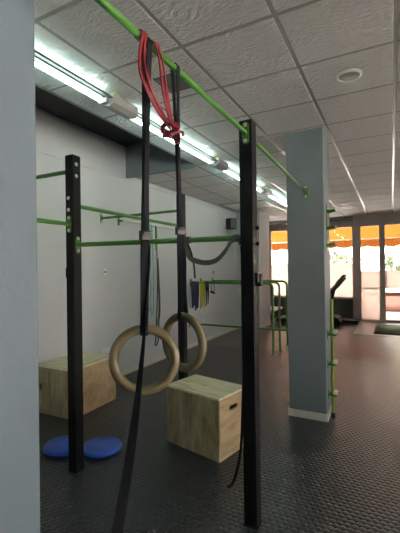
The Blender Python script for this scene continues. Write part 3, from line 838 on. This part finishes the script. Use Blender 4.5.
# ------------------------------------------------------------------ pillar storage: peg rack above, bar holder below
pr = thing('mounted_peg_rack', (px1, 4.0, 1.93), 'dark green peg rack with three double hooks high on the right side of the pillar', 'rack')
part('back_plate', bx((px1, 3.93, 1.70), (px1 + .008, 4.0, 2.17), .002), M['green'], pr)
for z in (2.10, 1.925, 1.752):
    for y in (3.935, 3.99):
        bm = new(); tube(bm, [(px1 + .006, y, z), (px1 + .085, y, z + .012)], .016, 10); pg = part('peg', bm, M['green'], pr)
        bm = new(); lathe(bm, [(0, .012), (.010, .010), (.014, 0), (0, 0)], 12, to_axis((px1 + .084, y, z + .012), (1, 0, .1))); part('tip', bm, M['whiteplastic'], pg, label='white tip')
hl = thing('bar_holder', (px1, 3.92, 0), 'green holder with three brackets low on the pillar side, clamping the yellow green tube', 'holder')
for z in (.845, .545, .235):
    bm = new(); box(bm, (px1, 3.875, z - .045), (px1 + .007, 3.965, z + .045), .002); box(bm, (px1, 3.885, z - .012), (px1 + .085, 3.90, z + .012), .002); box(bm, (px1, 3.945, z - .012), (px1 + .085, 3.96, z + .012), .002)
    br = part('bracket', bm, M['green'], hl)
    bm = new(); lathe(bm, [(0, .012), (.018, .010), (.022, 0), (0, 0)], 14, to_axis((px1 + .075, 3.885, z + .03), (0, -1, 0))); part('roller', bm, M['whiteplastic'], br, label='white roller')
    bm = new(); box(bm, (px1 + .061, 3.885, z + .008), (px1 + .09, 3.96, z + .04), .004); part('pad', bm, M['rail'], br)
up = thing('upright_tube', (px1 + .042, 3.922, 0), 'long yellow green tube stood upright in the clamps beside the pillar', 'tube')
bm = new(); tube(bm, [(px1 + .042, 3.922, .03), (px1 + .042, 3.922, 1.20)], .016, 14); part('tube', bm, M['lime'], up)
bm = new(); lathe(bm, [(0, .05), (.018, .05), (.021, .04), (.021, 0), (0, 0)], 16, Matrix.Translation((px1 + .042, 3.922, 0))); part('rubber_foot', bm, M['plastic'], up, label='black rubber foot')

# ------------------------------------------------------------------ entrance mat and far equipment
mt_ = thing('door_mat', (.3, 9.8, .004), 'green rectangular door mat lying on the pale threshold by the glass doors', 'door mat')
part('pile', bx((-.34, 9.12, .010), (.95, 10.45, .030), .006), M['matgreen'], mt_)
part('edging', bx((-.38, 9.08, .0045), (.99, 10.49, .015), .004), M['plastic'], mt_)

tm = thing('treadmill', (-1.9, 10.0, 0), 'black treadmill in front of the shop window, half hidden by the pillar', 'treadmill')
part('deck', bx((-2.75, 9.62, .07), (-1.35, 10.28, .17), .02), M['plastic'], tm)
part('running_belt', bx((-2.70, 9.72, .165), (-1.50, 10.18, .176), .004), M['darkgrey'], tm)
bm = new()
prism(bm, [(-1.62, 9.66, .05), (-1.18, 9.66, .05), (-1.14, 9.66, .14), (-1.20, 9.66, .23), (-1.36, 9.66, .275), (-1.55, 9.66, .22)], (0, .58, 0)); part('motor_hood', bm, M['plastic'], tm)
for y in (9.68, 10.22):
    bm = new(); tube(bm, smooth_path([(-1.46, y, .18), (-1.43, y, .60), (-1.36, y, .93)], 5), .05, 10); part('upright', bm, M['plastic'], tm)
    bm = new(); tube(bm, smooth_path([(-1.37, y, .91), (-1.25, y, 1.03), (-1.08, y, 1.24)], 5), .045, 10); part('handrail', bm, M['darkgrey'], tm)
bm = new()
mtx = Matrix.Translation((-1.15, 9.95, 1.20)) @ Matrix.Rotation(math.radians(-48), 4, 'Y')
box(bm, (-.13, -.26, -.02), (.14, .26, .025), .012, mtx); cn = part('console', bm, M['plastic'], tm)
bm = new(); box(bm, (-.08, -.14, .024), (.10, .14, .03), .003, mtx); part('display', bm, M['darkgrey'], cn)
for x in (-2.6, -1.3):
    for y in (9.70, 10.20):
        bm = new(); lathe(bm, [(0, .07), (.03, .07), (.035, .0), (0, 0)], 14, Matrix.Translation((x, y, 0)))
        part('foot', bm, M['plastic'], tm)
sb = thing('step_board', (-1.05, 10.6, 0), 'low black step board lying on the floor below the window, right of the treadmill', 'step')
part('top', bx((-1.32, 10.35, .05), (-.78, 10.85, .10), .012), M['plastic'], sb)
for x in (-1.26, -.84):
    part('riser', bx((x - .05, 10.42, 0), (x + .05, 10.78, .052), .004), M['darkgrey'], sb)
bm = new(); box(bm, (-1.22, 10.40, .099), (-.88, 10.46, .106), .002); part('grip_strip', bm, M['rail'], sb, label='pale strip')
bk = thing('bench', (-3.1, 9.95, 0), 'low dark bench with a pale top beyond the pilaster, seen between the dip bars', 'bench')
part('top', bx((-3.42, 9.7, .33), (-2.82, 10.6, .37), .006), M['whiteplastic'], bk)
for x, y in ((-3.36, 9.76), (-2.88, 9.76), (-3.36, 10.54), (-2.88, 10.54)):
    part('leg', bx((x - .03, y - .03, 0), (x + .03, y + .03, .332), .004), M['plastic'], bk)
part('shelf', bx((-3.38, 9.74, .12), (-2.86, 10.56, .15), .004), M['plastic'], bk)

# ------------------------------------------------------------------ outside
struct('ground', bx((-30, WF + .55, -.3), (30, 60, -.03)), M['street'])
struct('ground.001', bx((WR + .2, -12, -.3), (30, WF + .55, -.03)), M['street'])
aw = thing('awning', (0, WF + .6, 3.1), 'orange cloth awning with a scalloped valance outside the shop front', 'awning')
ya, za, yb_, zb_ = WF + .6, 3.25, WF + 2.3, 2.43
bm = new(); seg = 60; vs = []
for k in range(seg + 1):
    x = -5 + 11 * k / seg; sag = .02 * math.sin(k * .9)
    vs.append([bm.verts.new((x, ya, za)), bm.verts.new((x, (ya + yb_) / 2, (za + zb_) / 2 - .06 + sag)), bm.verts.new((x, yb_, zb_))])
for a, b in zip(vs, vs[1:]):
    for i in range(2): bm.faces.new((a[i], a[i + 1], b[i + 1], b[i]))
part('canopy', bm, M['awning'], aw)
bm = new(); top, bot = [], []
for k in range(23 * 8 + 1):
    x = -5 + 11 * k / (23 * 8); u = (k % 8) / 8
    top.append(bm.verts.new((x, yb_ + .01, zb_))); bot.append(bm.verts.new((x, yb_ + .02 + .01 * math.sin(k * .4), zb_ - .24 - .05 * math.sin(PI * u))))
for i in range(len(top) - 1): bm.faces.new((top[i], bot[i], bot[i + 1], top[i + 1]))
part('valance', bm, M['awning'], aw)
bm = new(); tube(bm, [(-5, yb_, zb_), (6, yb_, zb_)], .025, 8); part('front_bar', bm, M['whiteplastic'], aw)
for x in (-4.8, -1.9, 1.0, 3.6):
    bm = new(); tube(bm, [(x, ya, 2.7), (x, yb_, zb_)], .015, 8); part('arm', bm, M['whiteplastic'], aw)
pl = thing('sign_post', (.0, 15.5, 0), 'thin grey street post beyond the glass doors', 'post')
bm = new(); tube(bm, [(.10, 15.5, 0), (.10, 15.5, 3.2)], .035, 10); part('pole', bm, M['grille'], pl)
bm = new(); box(bm, (-.05, 15.46, 2.9), (.25, 15.49, 3.3), .005); part('plate', bm, M['lampgrey'], pl)

bw = thing('brick_planter', (.8, 14.2, 0), 'low red brick planter wall on the pavement outside the glass doors', 'planter')
part('brick_wall', bx((-.35, 14.0, -.03), (3.2, 14.4, .62)), M['brick'], bw, smooth=False)
part('coping', bx((-.39, 13.96, .62), (3.24, 14.44, .68), .01), M['facade'], bw)

def shrub(loc, R_, hgt, label, n=700):
    t = thing('shrub', loc, label, 'shrub', 'green shrubs across the pavement')
    bm = new(); tube(bm, [(0, 0, 0), (.03, 0, hgt * .5), (0, .02, hgt * .8)], [.05, .035, .015], 8)
    for k in range(5):
        a = k * 1.3; tube(bm, [(.02, 0, hgt * .45), (R_ * .5 * math.cos(a), R_ * .5 * math.sin(a), hgt * .8)], [.02, .008], 6)
    part('stem', bm, M['bark'], t, local=True)
    bm = new()
    for k in range(n):
        u, v, w = random.gauss(0, 1), random.gauss(0, 1), random.gauss(0, 1); l = math.sqrt(u * u + v * v + w * w) or 1
        rr = R_ * random.uniform(.55, 1.0)
        c = V((u / l * rr, v / l * rr, hgt * .68 + w / l * rr * .55))
        s = random.uniform(.05, .10)
        m3 = Euler((random.uniform(0, 6), random.uniform(0, 6), random.uniform(0, 6))).to_matrix()
        q = [bm.verts.new(c + m3 @ V(p)) for p in ((-s, 0, 0), (0, -s * .45, .01), (s, 0, 0), (0, s * .45, .01))]
        bm.faces.new(q)
    part('foliage', bm, M['leaf'], t, local=True)
shrub((-2.0, 16.2, -.03), 1.0, 2.55, 'green leafy shrub seen through the side window beyond the pillar')
shrub((.35, 16.6, -.03), .8, 2.35, 'green shrub seen through the middle of the glass doors')
shrub((2.2, 16.4, -.03), .85, 2.4, 'green shrub seen through the glass door at the right edge of the picture')

bd = thing('building', (0, 26, 0), 'bright white building with orange arched windows across the street', 'building')
part('wall', bx((-16, 26, -.03), (8, 30, 7.5)), M['facade'], bd, smooth=False)
part('cornice', bx((-16, 25.9, 3.0), (8, 26.05, 3.2)), M['orange'], bd, smooth=False, label='orange band')
for x in (-9.4, -7.2, -5.0, -2.8, -.6, 1.6, 3.8):
    bm = new(); ol = [(x - .75, 25.93, .4), (x + .75, 25.93, .4), (x + .75, 25.93, 1.5)] + [(x + .75 * math.cos(a), 25.93, 1.5 + .75 * math.sin(a)) for a in [PI * k / 12 for k in range(1, 12)]] + [(x - .75, 25.93, 1.5)]
    prism(bm, ol, (0, .12, 0)); w = part('arched_window', bm, M['orange'], bd, smooth=False, label='orange arched surround')
    bm = new(); ol = [(x - .55, 25.9, .5), (x + .55, 25.9, .5), (x + .55, 25.9, 1.5)] + [(x + .55 * math.cos(a), 25.9, 1.5 + .55 * math.sin(a)) for a in [PI * k / 12 for k in range(1, 12)]] + [(x - .55, 25.9, 1.5)]
    prism(bm, ol, (0, .05, 0)); part('pane', bm, M['lampgrey'], w, smooth=False)
bd2 = thing('building', (14, 28, 0), 'tall white building across the street to the right of the arched one', 'building')
part('wall', bx((8.3, 27, -.03), (24, 32, 9)), M['facade'], bd2, smooth=False)
for x in (10, 13, 16, 19):
    for z in (1.2, 4.5):
        part('window', bx((x, 26.95, z), (x + 1.2, 27.05, z + 1.8)), M['lampgrey'], bd2, smooth=False)

# ------------------------------------------------------------------ daylight
w = bpy.data.worlds.new('World'); bpy.context.scene.world = w; w.use_nodes = True
t = w.node_tree; t.nodes.clear()
o = N(t, 'ShaderNodeOutputWorld'); bg = N(t, 'ShaderNodeBackground', Color=(1.0, .97, .94, 1), Strength=4.6)
t.links.new(bg.outputs[0], o.inputs[0])
sun = bpy.data.lights.new('Sun', 'SUN'); sun.energy = 110; sun.angle = .03; sun.color = (1, .93, .84)
so = bpy.data.objects.new('sun_light', sun); C.objects.link(so)
so.rotation_euler = V((.35, .25, -.9)).to_track_quat('-Z', 'Y').to_euler(); so.location = (0, 14, 12)
pa = bpy.data.lights.new('portal', 'AREA'); pa.shape = 'RECTANGLE'; pa.size = 6.0; pa.size_y = 2.0; pa.cycles.is_portal = True
po = bpy.data.objects.new('daylight_portal', pa); C.objects.link(po); po.location = (WR + .16, 1.1, 1.1); po.rotation_euler = (PI / 2, 0, PI / 2)
for x0, x1, z0, z1, y in ((-.94, 4.1, .05, 2.65, WF + .16), (-3.45, -.94, .6, 2.7, YW + .12)):
    a = bpy.data.lights.new('portal', 'AREA'); a.shape = 'RECTANGLE'; a.size = x1 - x0; a.size_y = z1 - z0; a.cycles.is_portal = True
    ao = bpy.data.objects.new('daylight_portal', a); C.objects.link(ao)
    ao.location = ((x0 + x1) / 2, y, (z0 + z1) / 2); ao.rotation_euler = (-PI / 2, 0, 0)

# ------------------------------------------------------------------ camera
cam = bpy.data.cameras.new('Camera'); cam.sensor_fit = 'HORIZONTAL'; cam.sensor_width = 36; cam.lens = 366.28 / 400 * 36
cam.clip_start = .02; cam.clip_end = 200
co = bpy.data.objects.new('Camera', cam); C.objects.link(co)
yaw, pitch, roll = .481806, .0033115, -.0133548
fwd = V((-math.sin(yaw) * math.cos(pitch), math.cos(yaw) * math.cos(pitch), math.sin(pitch)))
rt = V((math.cos(yaw), math.sin(yaw), 0)); upv = rt.cross(fwd)
r_ = rt * math.cos(roll) + upv * math.sin(roll); u_ = -rt * math.sin(roll) + upv * math.cos(roll)
m3 = Matrix((r_, u_, -fwd)).transposed()
co.matrix_world = Matrix.Translation((0, 0, H)) @ m3.to_4x4()
sc = bpy.context.scene
sc.camera = co
sc.view_settings.view_transform = 'Standard'; sc.view_settings.look = 'None'
sc.view_settings.exposure = .38; sc.view_settings.gamma = 1; sc.view_settings.use_curve_mapping = False
cy = sc.cycles
cy.use_denoising = True; cy.max_bounces = 10; cy.diffuse_bounces = 6; cy.glossy_bounces = 4; cy.transparent_max_bounces = 16
cy.sample_clamp_indirect = 8; cy.caustics_reflective = False; cy.caustics_refractive = False
